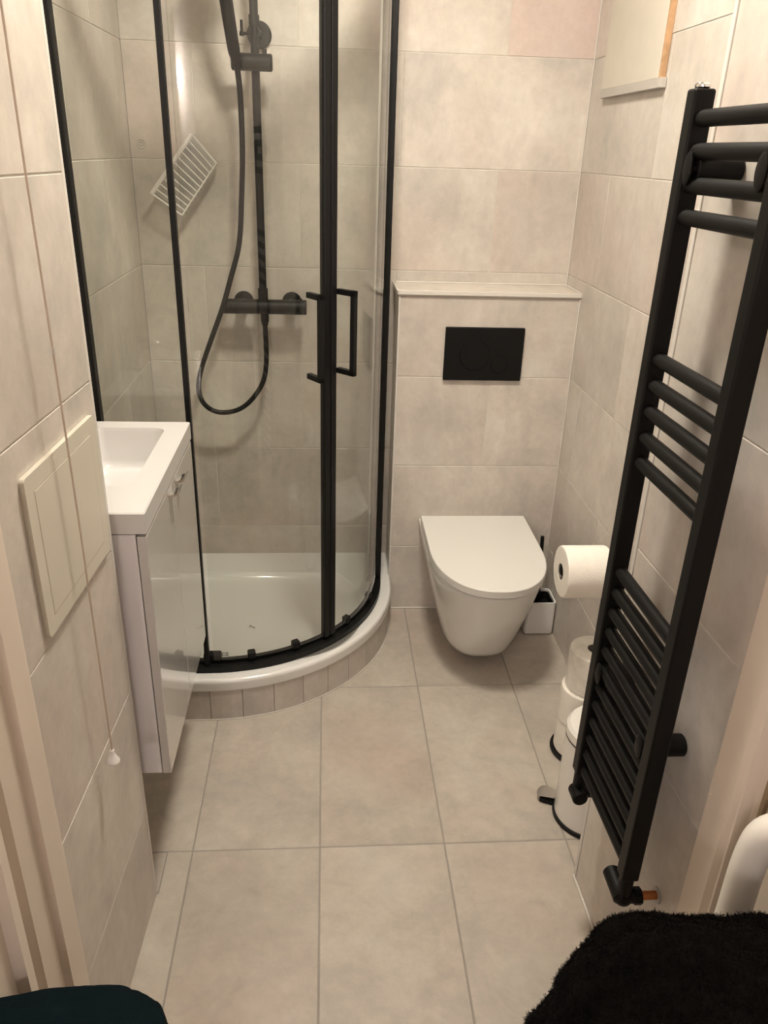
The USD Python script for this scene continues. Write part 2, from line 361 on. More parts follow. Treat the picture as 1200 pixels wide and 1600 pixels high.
# wall with the doorway, hall walls behind the camera
XL_F = X_LEFT + A_LEFT * (Y_FRAME - Y_LEFT)   # -0.390
XR_F = X_PIER + A_PIER * (Y_FRAME - Y_PIER)   # 0.575
wf = struct('wall_front', 'plastered wall around the doorway', 'wall')
obj('plaster', cat(cbox(-1.0, XL_F - 0.05, 0.60, Y_FRAME, 0, CEIL), cbox(XR_F + 0.09, 1.0, 0.60, Y_FRAME, 0, CEIL), cbox(-1.0, 1.0, 0.60, Y_FRAME, 2.06, CEIL)), 'plaster', wf, smooth=False)
wh = struct('wall_hall', 'plain plastered hall walls behind the doorway', 'wall')
obj('plaster', cat(cbox(-1.03, -1.0, -1.0, 0.85, 0, CEIL), cbox(1.0, 1.03, -1.0, 0.85, 0, CEIL), cbox(-1.0, 1.0, -1.03, -1.0, 0, CEIL)), 'plaster', wh, smooth=False)

# door frame: moulded jambs left and right (profiles in plan, drawn up to the lintel)
def jamb(pts): return ext(Polygon(pts), 0.0, 2.06)
df = struct('door_1', 'cream painted wooden door frame around the doorway', 'door frame')
lx = XL_F
left = [(lx - 0.055, 0.86), (lx + 0.006, 0.86), (lx + 0.008, 0.852), (lx + 0.004, 0.812), (lx - 0.006, 0.806), (lx - 0.010, 0.764), (lx - 0.022, 0.756), (lx - 0.022, 0.735),
        (lx - 0.004, 0.728), (lx - 0.002, 0.706), (lx - 0.016, 0.700), (lx - 0.020, 0.60), (lx - 0.055, 0.60)]
obj('jamb', jamb(left), 'frame_paint', df, smooth=25)
rx = XR_F
right = [(rx + 0.095, 0.86), (rx + 0.095, 0.60), (rx + 0.026, 0.60), (rx + 0.022, 0.772), (rx + 0.018, 0.780), (rx + 0.004, 0.786), (rx + 0.004, 0.79), (rx - 0.003, 0.80), (rx - 0.003, 0.852), (rx + 0.002, 0.86)]
obj('jamb', jamb(right), 'frame_paint', df, smooth=25)
obj('lintel', cbox(lx - 0.05, rx + 0.09, 0.60, 0.86, 2.04, 2.075), 'frame_paint', df, smooth=False)
obj('door_stop', cbox(rx + 0.0165, rx + 0.030, 0.757, 0.766, 0, 2.04, 0.001), 'hall_floor', df, label='brown gap strip between frame and panel')

# ------------------------------------------------------------------ shower: plinth, tray, enclosure
CX, CY = -0.328, 2.353
def quad(inset, n=40, x0=X_NICHE, y1=Y_BACK, wall=0.0):
    """Quadrant outline inset from the tray's outer edge (radius 0.55), wall: inset along the two walls."""
    R = 0.55 - inset
    g = np.linspace(-pi / 2, 0, n)
    arc = [(CX + R * math.cos(a), CY + R * math.sin(a)) for a in g]
    return Polygon([(x0 + wall, CY - R)] + arc + [(CX + R, y1 - wall), (x0 + wall, y1 - wall)])

pth = struct('shower_plinth', 'low curved plinth of cut beige tiles under the shower tray', 'plinth')
obj('grout', ext(quad(0.012), 0.0, 0.1018), 'grout', pth, smooth=False)
def path_pts(R):
    return R, [('s', X_NICHE, CX), ('a', -pi / 2, 0.0), ('s2', CY, Y_BOX)]
Rp = 0.545
cuts = [(-0.5726, -0.415), (-0.415, -0.247)]
for a, b in cuts:
    if b <= CX + 0.001 or True:
        a2, b2 = a + 0.0008, min(b, CX) - 0.0008
        if b2 > a2: obj('tile', cbox(a2, b2, CY - Rp, CY - Rp + 0.009, 0.001, 0.1015, 0.0008), wall_tiles[1], pth, smooth=False)
angs = [-90, -80.5, -71.0, -61.5, -52.5, -43.5, -34, -24.5, -15, -7.0, 0]
for k in range(len(angs) - 1):
    g = np.radians(np.linspace(angs[k] + 0.08, angs[k + 1] - 0.08, 4))
    o_ = [(CX + Rp * math.cos(a), CY + Rp * math.sin(a)) for a in g]; i_ = [(CX + (Rp - 0.009) * math.cos(a), CY + (Rp - 0.009) * math.sin(a)) for a in g[::-1]]
    obj('tile', ext(Polygon(o_ + i_), 0.001, 0.1015), wall_tiles[1], pth, smooth=False)
obj('sealant', ext(quad(0.0028, wall=0.01).difference(quad(0.0065, wall=0.0)), 0.0, 0.003), 'white_trim', pth)

# tray: an outline with a rounded rim and a dished floor
def ring3(inset, z, wall=0.0, n=40): return np.array([(x, y, z) for x, y in list(quad(inset, n, wall=wall).exterior.coords)[:-1]])
tray = thing('shower_tray', 'white acrylic quadrant shower tray with a curved raised rim', 'shower tray', (CX, CY, 0.102))
prof = [(0.004, 0.102), (0.002, 0.104), (0.0, 0.128), (0.0015, 0.1345), (0.006, 0.1385), (0.012, 0.140), (0.058, 0.139), (0.066, 0.136), (0.074, 0.126), (0.086, 0.117), (0.12, 0.113)]
rings = []
for i, (ins, z) in enumerate(prof):
    wi = 0.0 if i < 6 else (0.042 + (ins - 0.058) * 1.1)
    rings.append(ring3(ins, z, wall=wi))
def oval_ring(q, z, k):
    d = q[:, :2] - (-0.215, 2.195); a = np.arctan2(d[:, 1] / 0.305, d[:, 0] / 0.335); c, s_ = np.cos(a), np.sin(a)
    return np.stack([-0.215 + 0.335 * k * np.sign(c) * abs(c) ** 0.82, 2.195 + 0.305 * k * np.sign(s_) * abs(s_) ** 0.82, np.full(len(a), z)], -1)
rings = rings[:6] + [oval_ring(rings[5], z, k) for k, z in ((1.0, 0.1385), (0.985, 0.1365), (0.965, 0.128), (0.94, 0.119), (0.90, 0.115), (0.75, 0.1128), (0.4, 0.1115), (0.1, 0.111))]
tm = loft(rings, cap=True)
obj('basin', tm, 'acrylic', tray, smooth=40)
hair = spline([(-0.243, 2.112, 0.1125), (-0.240, 2.125, 0.1130), (-0.235, 2.118, 0.1128), (-0.226, 2.113, 0.1126)], 14)
obj('hair_strand', tube(hair, 0.0008, 6), 'black_rubber', None, label='tiny black hair strand lying on the shower tray floor', cat='hair')

# enclosure
RG = 0.495
se = thing('shower_enclosure', 'curved glass quadrant shower enclosure in a matt black frame', 'shower enclosure', (CX, CY, 0.139))
def arc_xy(R, a0, a1, n):
    return [(CX + R * math.cos(a), CY + R * math.sin(a)) for a in np.radians(np.linspace(a0, a1, n))]
def band(r_in, r_out, z0, z1):
    o = [(X_NICHE + 0.001, CY - r_out)] + arc_xy(r_out, -90, 0, 48) + [(CX + r_out, Y_BACK - 0.001)]
    i = [(CX + r_in, Y_BACK - 0.001)] + arc_xy(r_in, 0, -90, 48) + [(X_NICHE + 0.001, CY - r_in)]
    return ext(Polygon(o + i), z0, z1)
ENC_TOP = 2.02
obj('bottom_track', cat(band(RG - 0.018, RG + 0.018, 0.1405, 0.158), band(RG - 0.018, RG - 0.006, 0.158, 0.168)), 'black', se)
obj('top_track', band(RG - 0.020, RG + 0.020, ENC_TOP, ENC_TOP + 0.035), 'black', se)
yg, xg = CY - RG, CX + RG
obj('wall_profile', cbox(X_NICHE + 0.001, X_NICHE + 0.030, yg - 0.014, yg + 0.014, 0.158, ENC_TOP, 0.002), 'black', se)
obj('wall_profile', cbox(xg - 0.013, xg + 0.013, Y_BACK - 0.034, Y_BACK - 0.001, 0.158, ENC_TOP, 0.002), 'black', se)
obj('glass_panel', cbox(X_NICHE + 0.028, CX - 0.012, yg - 0.003, yg + 0.003, 0.160, ENC_TOP, 0.0005), 'glass', se)
obj('glass_panel', cbox(xg - 0.003, xg + 0.003, CY + 0.012, Y_BACK - 0.030, 0.160, ENC_TOP, 0.0005), 'glass', se)
obj('stile', cbox(CX - 0.0140, CX - 0.0015, yg - 0.010, yg + 0.010, 0.158, ENC_TOP, 0.002), 'black', se)
obj('stile', cbox(xg - 0.022, xg + 0.018, CY - 0.014, CY + 0.016, 0.166, ENC_TOP, 0.002), 'black', se)
obj('corner_block', rbox(CX - 0.02, CX + 0.030, yg + 0.004, yg + 0.03, 0.158, 0.186, 0.006), 'black_rubber', se)
def radial_box(a, w, r0, r1, z0, z1, b=0.001):
    m = cbox(r0, r1, -w / 2, w / 2, z0, z1, b)
    T = trimesh.transformations.rotation_matrix(math.radians(a), [0, 0, 1]); T[:3, 3] = (CX, CY, 0)
    return spread(m, T)
MEET = -47.5
for s, a0, a1, rg in ((-1, -88.8, MEET - 0.9, RG - 0.001), (1, MEET + 0.9, -1.5, RG - 0.001)):
    shell = ext(Polygon(arc_xy(rg + 0.003, a0, a1, 40) + arc_xy(rg - 0.003, a1, a0, 40)), 0.172, ENC_TOP)
    d = obj('sliding_door', shell, 'glass', se, label='curved clear glass sliding door')
    am = MEET + s * 1.25
    obj('door_stile', radial_box(am, 0.020, rg - 0.011, rg + 0.009, 0.166, ENC_TOP, 0.002), 'black', d)
    if s > 0:
        obj('seal_strip', cbox(xg - 0.029, xg - 0.0225, CY - 0.012, CY + 0.002, 0.172, ENC_TOP, 0.001), 'seal', d, label='pale grey seal strip')
    ah = MEET + (-7.6 if s < 0 else 3.6)
    w = 0.0135
    hd = cat(radial_box(ah, w, rg + 0.002, rg + 0.062, 1.166, 1.1795, 0.0008), radial_box(ah, w, rg + 0.002, rg + 0.062, 0.966, 0.9795, 0.0008), radial_box(ah, w, rg + 0.0485, rg + 0.062, 0.966, 1.1795, 0.0008))
    obj('handle', hd, 'black', d, smooth=False, label='square black bar handle')
    for ar in ((-76.5, -61.0) if s < 0 else (-37.5, -19.0)):
        obj('roller', radial_box(ar, 0.022, rg - 0.014, rg + 0.006, 0.166, 0.190, 0.003), 'black_rubber', d)
# printed mark on the left door's glass
def on_arc(m, a, r, z):
    """Flat lettering in xy -> bent onto the cylinder of the door glass, reading left to right from outside."""
    v = m.vertices.copy(); t = math.radians(a) + v[:, 0] / r; rr = r + v[:, 2]
    m = m.copy(); m.vertices = np.stack([CX + rr * np.cos(t), CY + rr * np.sin(t), z + v[:, 1]], -1); return m
obj('glass_mark', on_arc(meshkit.text_mesh('CE', 0.011, 0.0004, bold=True), -86.2, RG + 0.0022, 0.186), 'print', se, label='small CE mark printed on the glass')

# ------------------------------------------------------------------ shower set on the back wall
ss = thing('shower_set', 'matt black shower riser rail with thermostatic bar mixer on the back wall', 'shower', (-0.1945, 2.48, 0.7))
zb = 1.046
obj('mixer_bar', cyl((-0.318, 2.48, zb), (-0.062, 2.48, zb), 0.0220, 32, bev=0.002), 'black', ss)
for x in (-0.318, -0.112):
    obj('control_knob', cyl((x, 2.48, zb), (x + 0.05, 2.48, zb), 0.0226, 32, bev=0.0015), 'black', ss)
obj('safety_button', cyl((-0.079, 2.48, zb + 0.018), (-0.079, 2.48, zb + 0.0265), 0.004, 12), 'black', ss)
for x in (-0.262, -0.110):
    obj('wall_flange', cat(cyl((x, Y_BACK, zb + 0.002), (x, Y_BACK - 0.012, zb + 0.002), 0.031, 32, bev=0.002), cyl((x, Y_BACK - 0.01, zb), (x, 2.49, zb), 0.016, 20)), 'black', ss)
obj('riser_rail', cat(cyl((-0.1945, 2.48, zb + 0.015), (-0.1945, 2.48, 2.12), 0.0115, 24), cyl((-0.1945, 2.48, zb + 0.018), (-0.1945, 2.48, zb + 0.055), 0.0150, 24), cyl((-0.1945, 2.48, 1.79), (-0.1945, 2.48, 1.815), 0.0145, 24)), 'black', ss)
obj('hose_outlet', cat(cyl((-0.1915, 2.48, zb - 0.02), (-0.1915, 2.48, zb - 0.046), 0.0125, 20), cyl((-0.1915, 2.48, zb - 0.046), (-0.1915, 2.48, zb - 0.056), 0.010, 20)), 'black', ss)
obj('wall_bracket', cat(cyl((-0.187, Y_BACK, 1.778), (-0.187, Y_BACK - 0.015, 1.778), 0.034, 36, bev=0.002), cyl((-0.190, Y_BACK - 0.01, 1.778), (-0.1945, 2.47, 1.778), 0.013, 20)), 'black', ss)
obj('lever', cat(cyl((-0.2, 2.50, 1.772), (-0.228, 2.485, 1.772), 0.004, 10), cyl((-0.229, 2.484, 1.766), (-0.228, 2.484, 1.776), 0.0065, 14), cyl((-0.2285, 2.484, 1.772), (-0.2285, 2.484, 1.803), 0.0038, 12)), 'black', ss)
obj('slider', cyl((-0.258, 2.463, 1.703), (-0.147, 2.463, 1.703), 0.0215, 28, bev=0.003), 'black', ss)
obj('slider_knob', cyl((-0.168, 2.463, 1.722), (-0.168, 2.463, 1.735), 0.0065, 14), 'black', ss)
rp = spline([(-0.1945, 2.48, 2.12), (-0.1945, 2.46, 2.18), (-0.1945, 2.40, 2.205), (-0.1945, 2.25, 2.21), (-0.1945, 2.14, 2.21)], 24)
obj('rain_arm', tube(rp, 0.011, 14), 'black', ss)
obj('rain_head', lathe([(0, 2.212), (0.02, 2.208), (0.105, 2.184), (0.105, 2.176), (0, 2.176)], (-0.1945, 2.12, 0)), 'black', ss)
hs = thing('hand_shower', 'black hand shower clipped in the slider of the riser rail', 'hand shower', (-0.244, 2.43, 1.69))
hp = np.array([(-0.242, 2.44, 1.690), (-0.2465, 2.425, 1.73), (-0.2515, 2.405, 1.78), (-0.258, 2.38, 1.85), (-0.262, 2.355, 1.92)])
obj('grip', tube(spline(hp, 24), np.interp(np.linspace(0, 1, 24), [0, 0.10, 0.14, 0.8, 1], [0.012, 0.013, 0.0165, 0.0175, 0.019]), 20), 'black', hs)
hm = lathe([(0, 0.012), (0.03, 0.010), (0.050, 0.0), (0.052, -0.012), (0.048, -0.016), (0, -0.016)], (0, 0, 0))
T = trimesh.transformations.rotation_matrix(math.radians(38), [1, 0, 0]); T[:3, 3] = (-0.263, 2.335, 1.955)
obj('spray_head', spread(hm, T), 'black', hs)
hose_pts = [(-0.2415, 2.44, 1.692), (-0.2385, 2.452, 1.655), (-0.2366, 2.46, 1.573), (-0.2385, 2.46, 1.459), (-0.2475, 2.46, 1.332), (-0.262, 2.46, 1.215), (-0.2848, 2.455, 1.141), (-0.3123, 2.447, 1.056), (-0.3439, 2.444, 0.977),
            (-0.3764, 2.446, 0.897), (-0.4005, 2.45, 0.825), (-0.4050, 2.455, 0.778), (-0.394, 2.46, 0.741), (-0.3616, 2.465, 0.713), (-0.327, 2.468, 0.708), (-0.2793, 2.47, 0.7205), (-0.2304, 2.474, 0.764), (-0.204, 2.478, 0.808), (-0.1925, 2.48, 0.86), (-0.1905, 2.48, 0.95), (-0.1915, 2.48, 0.995)]
obj('shower_hose', tube(spline(hose_pts, 130), 0.0078, 14), 'hose', None, label='black shower hose looping down from the hand shower to the mixer', cat='hose')

# tilted clear soap basket, film plate, suction cup
def lattice():
    A, B, C, D = (np.array(q) for q in ((-0.380, 2.535, 1.520), (-0.3165, 2.535, 1.447), (-0.4245, 2.535, 1.304), (-0.506, 2.535, 1.361)))
    return A, B, C, D
A, B, C, D = lattice()
sb = thing('soap_basket', 'clear plastic soap basket hanging tilted from a suction cup in the shower', 'soap basket', tuple((A + C) / 2))
def bar(a, b, r): return tube(np.array([a, (np.array(a) + b) / 2, b]), r, 8)
yv = np.array([0, -0.045, 0])
def rail(a, b): return bar(a, b, 0.0026)
obj('rim', cat(bar(A + yv, D + yv, 0.0045), rail(A + yv, B + yv), rail(B + yv, C + yv), rail(C + yv, D + yv), rail(A + yv + (A - D) * 0.0 + (-0.004, 0, 0.002), D + yv + (-0.004, 0, 0.002)), cyl(A + yv, A, 0.0022, 8), cyl(B + yv, B, 0.0022, 8), cyl(C + yv, C, 0.0022, 8), cyl(D + yv, D, 0.0022, 8)), 'white_plastic', sb)
for k in range(1, 11):
    t = k / 11.0
    a, b = A + (D - A) * t, B + (C - B) * t
    obj('slat', cat(bar(a + yv, b + yv, 0.0017), bar(b + yv, b, 0.0015)), 'white_plastic', sb)
off = np.array([0, 0.006, 0])
e = 0.002
obj('back_plate', hull([q + np.array([0, dy, 0]) for q in (A, B, C, D) for dy in (0.004, 0.010)]), 'clear', sb, smooth=False)
obj('side_plate', hull([q + np.array([0, dy, 0]) + (np.array([0, 0, 0])) for q in (B + (A - B) * 0.03, C + (D - C) * 0.03, B, C) for dy in (-0.044, 0.004)]), 'clear', sb, smooth=False)
for c in ((A * 0.80 + D * 0.2) + (B - A) * 0.05, (A * 0.45 + D * 0.55) + (B - A) * 0.55):
    obj('suction_cup', cat(cyl(c + (0, 0.012, 0), (c[0], Y_BACK - 0.0005, c[2]), 0.012, 20, r2=0.024), cyl(c + (0, -0.008, 0), c + (0, 0.014, 0), 0.008, 16)), 'clear', sb)
tor = trimesh.creation.torus(0.0125, 0.0013, major_sections=32, minor_sections=8); tor2 = trimesh.creation.torus(0.006, 0.0012, major_sections=24, minor_sections=8)
T = trimesh.transformations.rotation_matrix(pi / 2, [1, 0, 0]); T[:3, 3] = (-0.540, Y_BACK - 0.001, 1.492)
obj('suction_cup', spread(cat(tor, tor2), T), 'seal_clear', None, label='small round clear suction cup left alone on the shower wall near the corner', cat='suction cup')

# ------------------------------------------------------------------ vanity with basin
VX0, VX1, VY0, VY1 = X_NICHE + 0.001, -0.3145, 1.250, 1.752
va = thing('vanity_unit', 'white wall-hung vanity unit with a resin basin on top', 'vanity unit', ((VX0 + VX1) / 2, (VY0 + VY1) / 2, 0.326))
outer = manifold3d.Manifold.cube([VX1 - VX0, VY1 - VY0, 0.042]).translate([VX0, VY0, 0.8704])
def mani(m): return manifold3d.Manifold(manifold3d.Mesh(np.asarray(m.vertices, np.float32), np.asarray(m.faces, np.uint32)))
def rrect(x0, x1, y0, y1, r): return sbox(x0 + r, y0 + r, x1 - r, y1 - r).buffer(r, quad_segs=6)
def rect_ring(x0, x1, y0, y1, r, z): return np.array([(x, y, z) for x, y in list(rrect(x0, x1, y0, y1, r).exterior.coords)[:-1]])
bow = loft([rect_ring(-0.520, -0.3615, 1.372, 1.706, 0.022, 0.93), rect_ring(-0.520, -0.3615, 1.372, 1.706, 0.022, 0.9118), rect_ring(-0.519, -0.363, 1.375, 1.703, 0.023, 0.905),
            rect_ring(-0.510, -0.374, 1.398, 1.690, 0.024, 0.842), rect_ring(-0.502, -0.384, 1.410, 1.682, 0.024, 0.828), rect_ring(-0.492, -0.396, 1.425, 1.670, 0.024, 0.823)])
shell = loft([rect_ring(-0.540, -0.342, 1.345, 1.725, 0.03, 0.873), rect_ring(-0.530, -0.355, 1.370, 1.710, 0.03, 0.812)])
ob = manifold3d.Manifold(manifold3d.Mesh(np.asarray(cbox(VX0, VX1, VY0, VY1, 0.8704, 0.9124, 0.0022).vertices, np.float32), np.asarray(cbox(VX0, VX1, VY0, VY1, 0.8704, 0.9124, 0.0022).faces, np.uint32)))
bb = ob + mani(shell) - mani(bow)
basin = obj('basin', bb, 'basin', va, smooth=35)
obj('drain', cat(lathe([(0, 0.826), (0.020, 0.8258), (0.023, 0.824), (0.023, 0.8225), (0, 0.8225)], (-0.445, 1.54, 0), 32)), 'chrome', basin)
obj('tap', cat(cyl((-0.545, 1.5, 0.9124), (-0.545, 1.5, 1.02), 0.017, 24), tube(spline([(-0.545, 1.5, 0.99), (-0.50, 1.5, 0.995), (-0.455, 1.5, 0.975)], 12), 0.010, 14), cyl((-0.545, 1.5, 1.02), (-0.545, 1.5, 1.035), 0.018, 24)), 'chrome', va)
DX = VX1 + 0.0005
body = cbox(VX0, -0.3345, VY0 + 0.002, VY1 - 0.002, 0.3262, 0.869, 0.0008)
cutter = cbox(VX0 + 0.016, -0.350, VY0 + 0.018, VY1 - 0.018, 0.342, 0.9, 0.0005)
obj('cabinet_body', mani(body) - mani(cutter), 'carcass', va, smooth=False)
for a, b, hy in ((VY0 + 0.001, 1.4995, 1.4775), (1.5015, VY1 - 0.001, 1.552)):
    d = obj('cabinet_door', cbox(-0.3328, DX - 0.002, a, b, 0.3258, 0.8655, 0.0012), 'gloss', va, smooth=False)
    pr_ = Polygon([(DX - 0.004, 0.8495), (DX + 0.004, 0.8495), (DX + 0.016, 0.853), (DX + 0.020, 0.862), (DX + 0.0195, 0.866), (DX + 0.014, 0.8575), (DX + 0.003, 0.8545), (DX - 0.004, 0.8545)])
    h = ext(pr_, 0, 0.034); v = h.vertices.copy(); h.vertices = np.stack([v[:, 0], hy - 0.017 + v[:, 2], v[:, 1]], -1)
    if h.volume < 0: h.invert()
    obj('handle', h, 'chrome', d, smooth=25, label='small chrome tab handle')

# ------------------------------------------------------------------ toilet
TX = 0.4895
def dring(hw, yf, yb, z, n=26, pw=2.25, sf=0.52):
    """D outline: straight back at yb, straight sides, rounded front at yf."""
    ys = yf + (yb - yf) * sf
    front = []
    for a in np.linspace(0, pi, 2 * n):
        c, s = math.cos(a), math.sin(a)
        front.append((TX + hw * np.sign(c) * abs(c) ** (2 / pw), ys - (ys - yf) * abs(s) ** (2 / pw), z))
    m = 8
    side_l = [(TX - hw, ys + (yb - ys) * t, z) for t in np.linspace(0.1, 1, m)]
    back = [(TX - hw + 2 * hw * t, yb, z) for t in np.linspace(0.1, 0.9, m)]
    side_r = [(TX + hw, yb + (ys - yb) * t, z) for t in np.linspace(0, 0.9, m)]
    return np.array(front + side_l + back + side_r)
to = thing('toilet', 'white wall-hung toilet with closed flat lid on the tiled boxing', 'toilet', (TX, Y_BOX, 0.07))
yb = Y_BOX - 0.0005
pan = [dring(0.093, 2.040, yb, 0.064, pw=2.7), dring(0.103, 2.022, yb, 0.0615, pw=2.7), dring(0.110, 2.008, yb, 0.066, pw=2.7), dring(0.116, 1.993, yb, 0.085, pw=2.65), dring(0.129, 1.962, yb, 0.135, pw=2.55), dring(0.144, 1.928, yb, 0.20, pw=2.4),
       dring(0.159, 1.899, yb, 0.26), dring(0.1695, 1.879, yb, 0.31), dring(0.1745, 1.869, yb, 0.342), dring(0.1745, 1.868, yb, 0.3545), dring(0.172, 1.871, yb, 0.3575), dring(0.150, 1.90, yb - 0.02, 0.3578)]
obj('pan', loft(pan), 'ceramic', to, smooth=50)
yr = 2.350
seat = [dring(0.1655, 1.874, yr, 0.3580), dring(0.1670, 1.872, yr, 0.3590), dring(0.1670, 1.872, yr, 0.3655), dring(0.1655, 1.874, yr, 0.3660)]
obj('seat', loft(seat), 'seat', to, smooth=30)
lid = [dring(0.1715, 1.859, yr, 0.3662), dring(0.1745, 1.8545, yr + 0.001, 0.3675), dring(0.1750, 1.853, yr + 0.002, 0.3890), dring(0.1735, 1.8555, yr, 0.3915), dring(0.169, 1.861, yr - 0.003, 0.3925)]
obj('lid', loft(lid), 'seat', to, smooth=30)
for s in (-1, 1):
    obj('hinge', cyl((TX + s * 0.075 - 0.02, 2.362, 0.368), (TX + s * 0.075 + 0.02, 2.362, 0.368), 0.0095, 18, bev=0.001), 'seat', to)
fpz = thing('flush_plate', 'black dual flush plate with two round buttons on the tiled boxing', 'flush plate', (0.4895, Y_BOX, 0.8447))
obj('plate', cbox(0.366, 0.613, Y_BOX - 0.011, Y_BOX - 0.0002, 0.8445, 1.0102, 0.0015), 'black_gloss', fpz, smooth=False)
for cx, cz, r in ((0.4605, 0.9245, 0.0475), (0.5405, 0.8955, 0.0265)):
    b_ = obj('button', cyl((cx, Y_BOX - 0.009, cz), (cx, Y_BOX - 0.0120, cz), r - 0.0012, 56, bev=0.0006), 'black_gloss', fpz)
    t = trimesh.creation.annulus(r - 0.0012, r + 0.0004, 0.0006, sections=56); T = trimesh.transformations.rotation_matrix(pi / 2, [1, 0, 0]); T[:3, 3] = (cx, Y_BOX - 0.0112, cz)
    obj('button_gap', spread(t, T), 'groove', b_)

# toilet brush
br = thing('toilet_brush', 'black toilet brush in a square white holder beside the toilet', 'toilet brush', (0.7245, 2.268, 0.0))
ho = mani(rbox(0.674, 0.775, 2.217, 2.318, 0.001, 0.16, 0.012)) - manifold3d.Manifold.cube([0.3, 0.3, 0.1]).translate([0.6, 2.1, 0.128])
ho = ho - mani(ext(rrect(0.680, 0.769, 2.223, 2.312, 0.009), 0.008, 0.2))
obj('holder', ho, 'ceramic', br, smooth=40)
obj('bristles', cat(cyl((0.7245, 2.268, 0.02), (0.7245, 2.268, 0.084), 0.036, 28, bev=0.008), ext(rrect(0.6805, 0.7685, 2.2235, 2.3115, 0.009).difference(rrect(0.6825, 0.7665, 2.2255, 2.3095, 0.008)), 0.009, 0.120), ext(rrect(0.681, 0.768, 2.224, 2.311, 0.009), 0.080, 0.092)), 'black_rubber', br)
obj('handle', tube(np.array([(0.7245, 2.268, 0.085), (0.7225, 2.278, 0.20), (0.7205, 2.288, 0.30), (0.7195, 2.293, 0.343)]), 0.0062, 14), 'black', br)

# ------------------------------------------------------------------ toilet roll stand, rolls, bin
SX, SY = 0.698, 1.655
st = thing('toilet_roll_stand', 'black free-standing toilet roll stand with a round base by the right wall', 'toilet roll stand', (SX, SY, 0.0))
obj('base', lathe([(0, 0.0005), (0.074, 0.0005), (0.0785, 0.003), (0.0785, 0.008), (0.075, 0.010), (0, 0.010)], (SX, SY, 0), 56), 'black', st)
obj('pole', cat(cyl((SX, SY, 0.009), (SX, SY, 0.575), 0.0075, 18)), 'black', st)
obj('arm', tube(spline([(SX, SY, 0.572), (SX - 0.006, SY, 0.580), (SX - 0.02, SY, 0.583), (SX - 0.118, SY, 0.583)], 20), 0.0065, 14), 'black', st)
def roll_mesh(r, h, rc=0.021, soft=0.006):
    pr = [(rc, 0), (r - soft, 0), (r - soft * 0.3, soft * 0.3), (r, soft), (r, h - soft), (r - soft * 0.3, h - soft * 0.3), (r - soft, h), (rc, h), (rc, 0)]
    return trimesh.creation.revolve(np.array(pr), sections=48)
def core_mesh(h, rc=0.0208): return trimesh.creation.revolve(np.array([(rc - 0.0012, 0.001), (rc, 0.001), (rc, h - 0.001), (rc - 0.0012, h - 0.001), (rc - 0.0012, 0.001)]), sections=32)
def toilet_roll(label, loc, r, h, T=None, m='paper', band=False, group=None):
    t = thing('toilet_roll', label, 'toilet roll', loc, group)
    T0 = np.eye(4) if T is None else T.copy(); T0[:3, 3] = loc
    obj('paper', spread(roll_mesh(r, h), T0), m, t, smooth=40)
    obj('core', spread(core_mesh(h), T0), 'card', t)
    return t
TXr = trimesh.geometry.align_vectors([0, 0, 1], [1, 0, 0])
toilet_roll('white toilet roll hanging sideways on the arm of the black stand', (0.576, SY, 0.565), 0.0655, 0.114, TXr)
toilet_roll('white toilet roll at the bottom of the stack on the stand base', (SX, SY, 0.0102), 0.070, 0.103)
toilet_roll('white toilet roll in the middle of the stack on the stand base', (SX - 0.003, SY - 0.002, 0.1136), 0.0695, 0.105)
toilet_roll('white embossed toilet roll on top of the stack under the hanging roll', (SX + 0.001, SY, 0.219), 0.0650, 0.116, m='wrap')

BX, BY, BR = 0.652, 1.42, 0.084
pb = thing('pedal_bin', 'small white pedal bin with steel pedal beside the near right wall', 'pedal bin', (BX, BY, 0.0))
obj('base_ring', lathe([(0, 0.0005), (BR + 0.002, 0.0005), (BR + 0.004, 0.004), (BR + 0.003, 0.012), (BR, 0.014), (0, 0.014)], (BX, BY, 0), 64), 'black_rubber', pb, label='black plastic base ring')
obj('body', lathe([(0, 0.014), (BR, 0.014), (BR, 0.246), (BR - 0.004, 0.250), (0, 0.250)], (BX, BY, 0), 64), 'bin', pb)
obj('lid_seal', lathe([(0, 0.2502), (BR + 0.001, 0.2502), (BR + 0.0015, 0.2535), (0, 0.2535)], (BX, BY, 0), 64), 'black_rubber', pb, label='thin black seal ring')
obj('lid', lathe([(0, 0.2538), (BR + 0.001, 0.2538), (BR + 0.002, 0.258), (BR + 0.001, 0.276), (BR - 0.006, 0.284), (BR - 0.020, 0.286), (BR - 0.024, 0.284), (BR - 0.03, 0.285), (BR - 0.055, 0.290), (0, 0.292)], (BX, BY, 0), 64), 'bin', pb)
pd = np.array([-0.86, 0.51, 0.0]); pd /= np.linalg.norm(pd); pn = np.array([-pd[1], pd[0], 0])
pc = np.array([BX, BY, 0]) + pd * BR
def strip(a, b, w0, w1, z0, z1, th):
    P = []
    for q, w, z in ((a, w0, z0), (b, w1, z1)):
        for s in (-1, 1):
            for dz in (0, th): P.append(q + pn * s * w + (0, 0, z + dz))
    return hull(P)
ped = []
for k in range(9):
    t = k / 8; q = pc + pd * 0.032; a = (t - 0.5) * pi
    for dz in (0.0, 0.003):
        ped.append(q + pd * 0.016 * math.cos(a) + pn * 0.020 * math.sin(a) + (0, 0, 0.020 - 0.006 * math.cos(a) + dz + 0.004))
obj('pedal', cat(hull(ped + [pc + pn * s * 0.014 + (0, 0, 0.026 + dz) for s in (-1, 1) for dz in (0, 0.003)])), 'steel', pb, smooth=30, label='steel foot pedal')
obj('pedal_pad', cat(strip(pc - pd * 0.002, pc + pd * 0.036, 0.013, 0.016, 0.001, 0.001, 0.012)), 'black_rubber', pb, label='black block under the pedal')

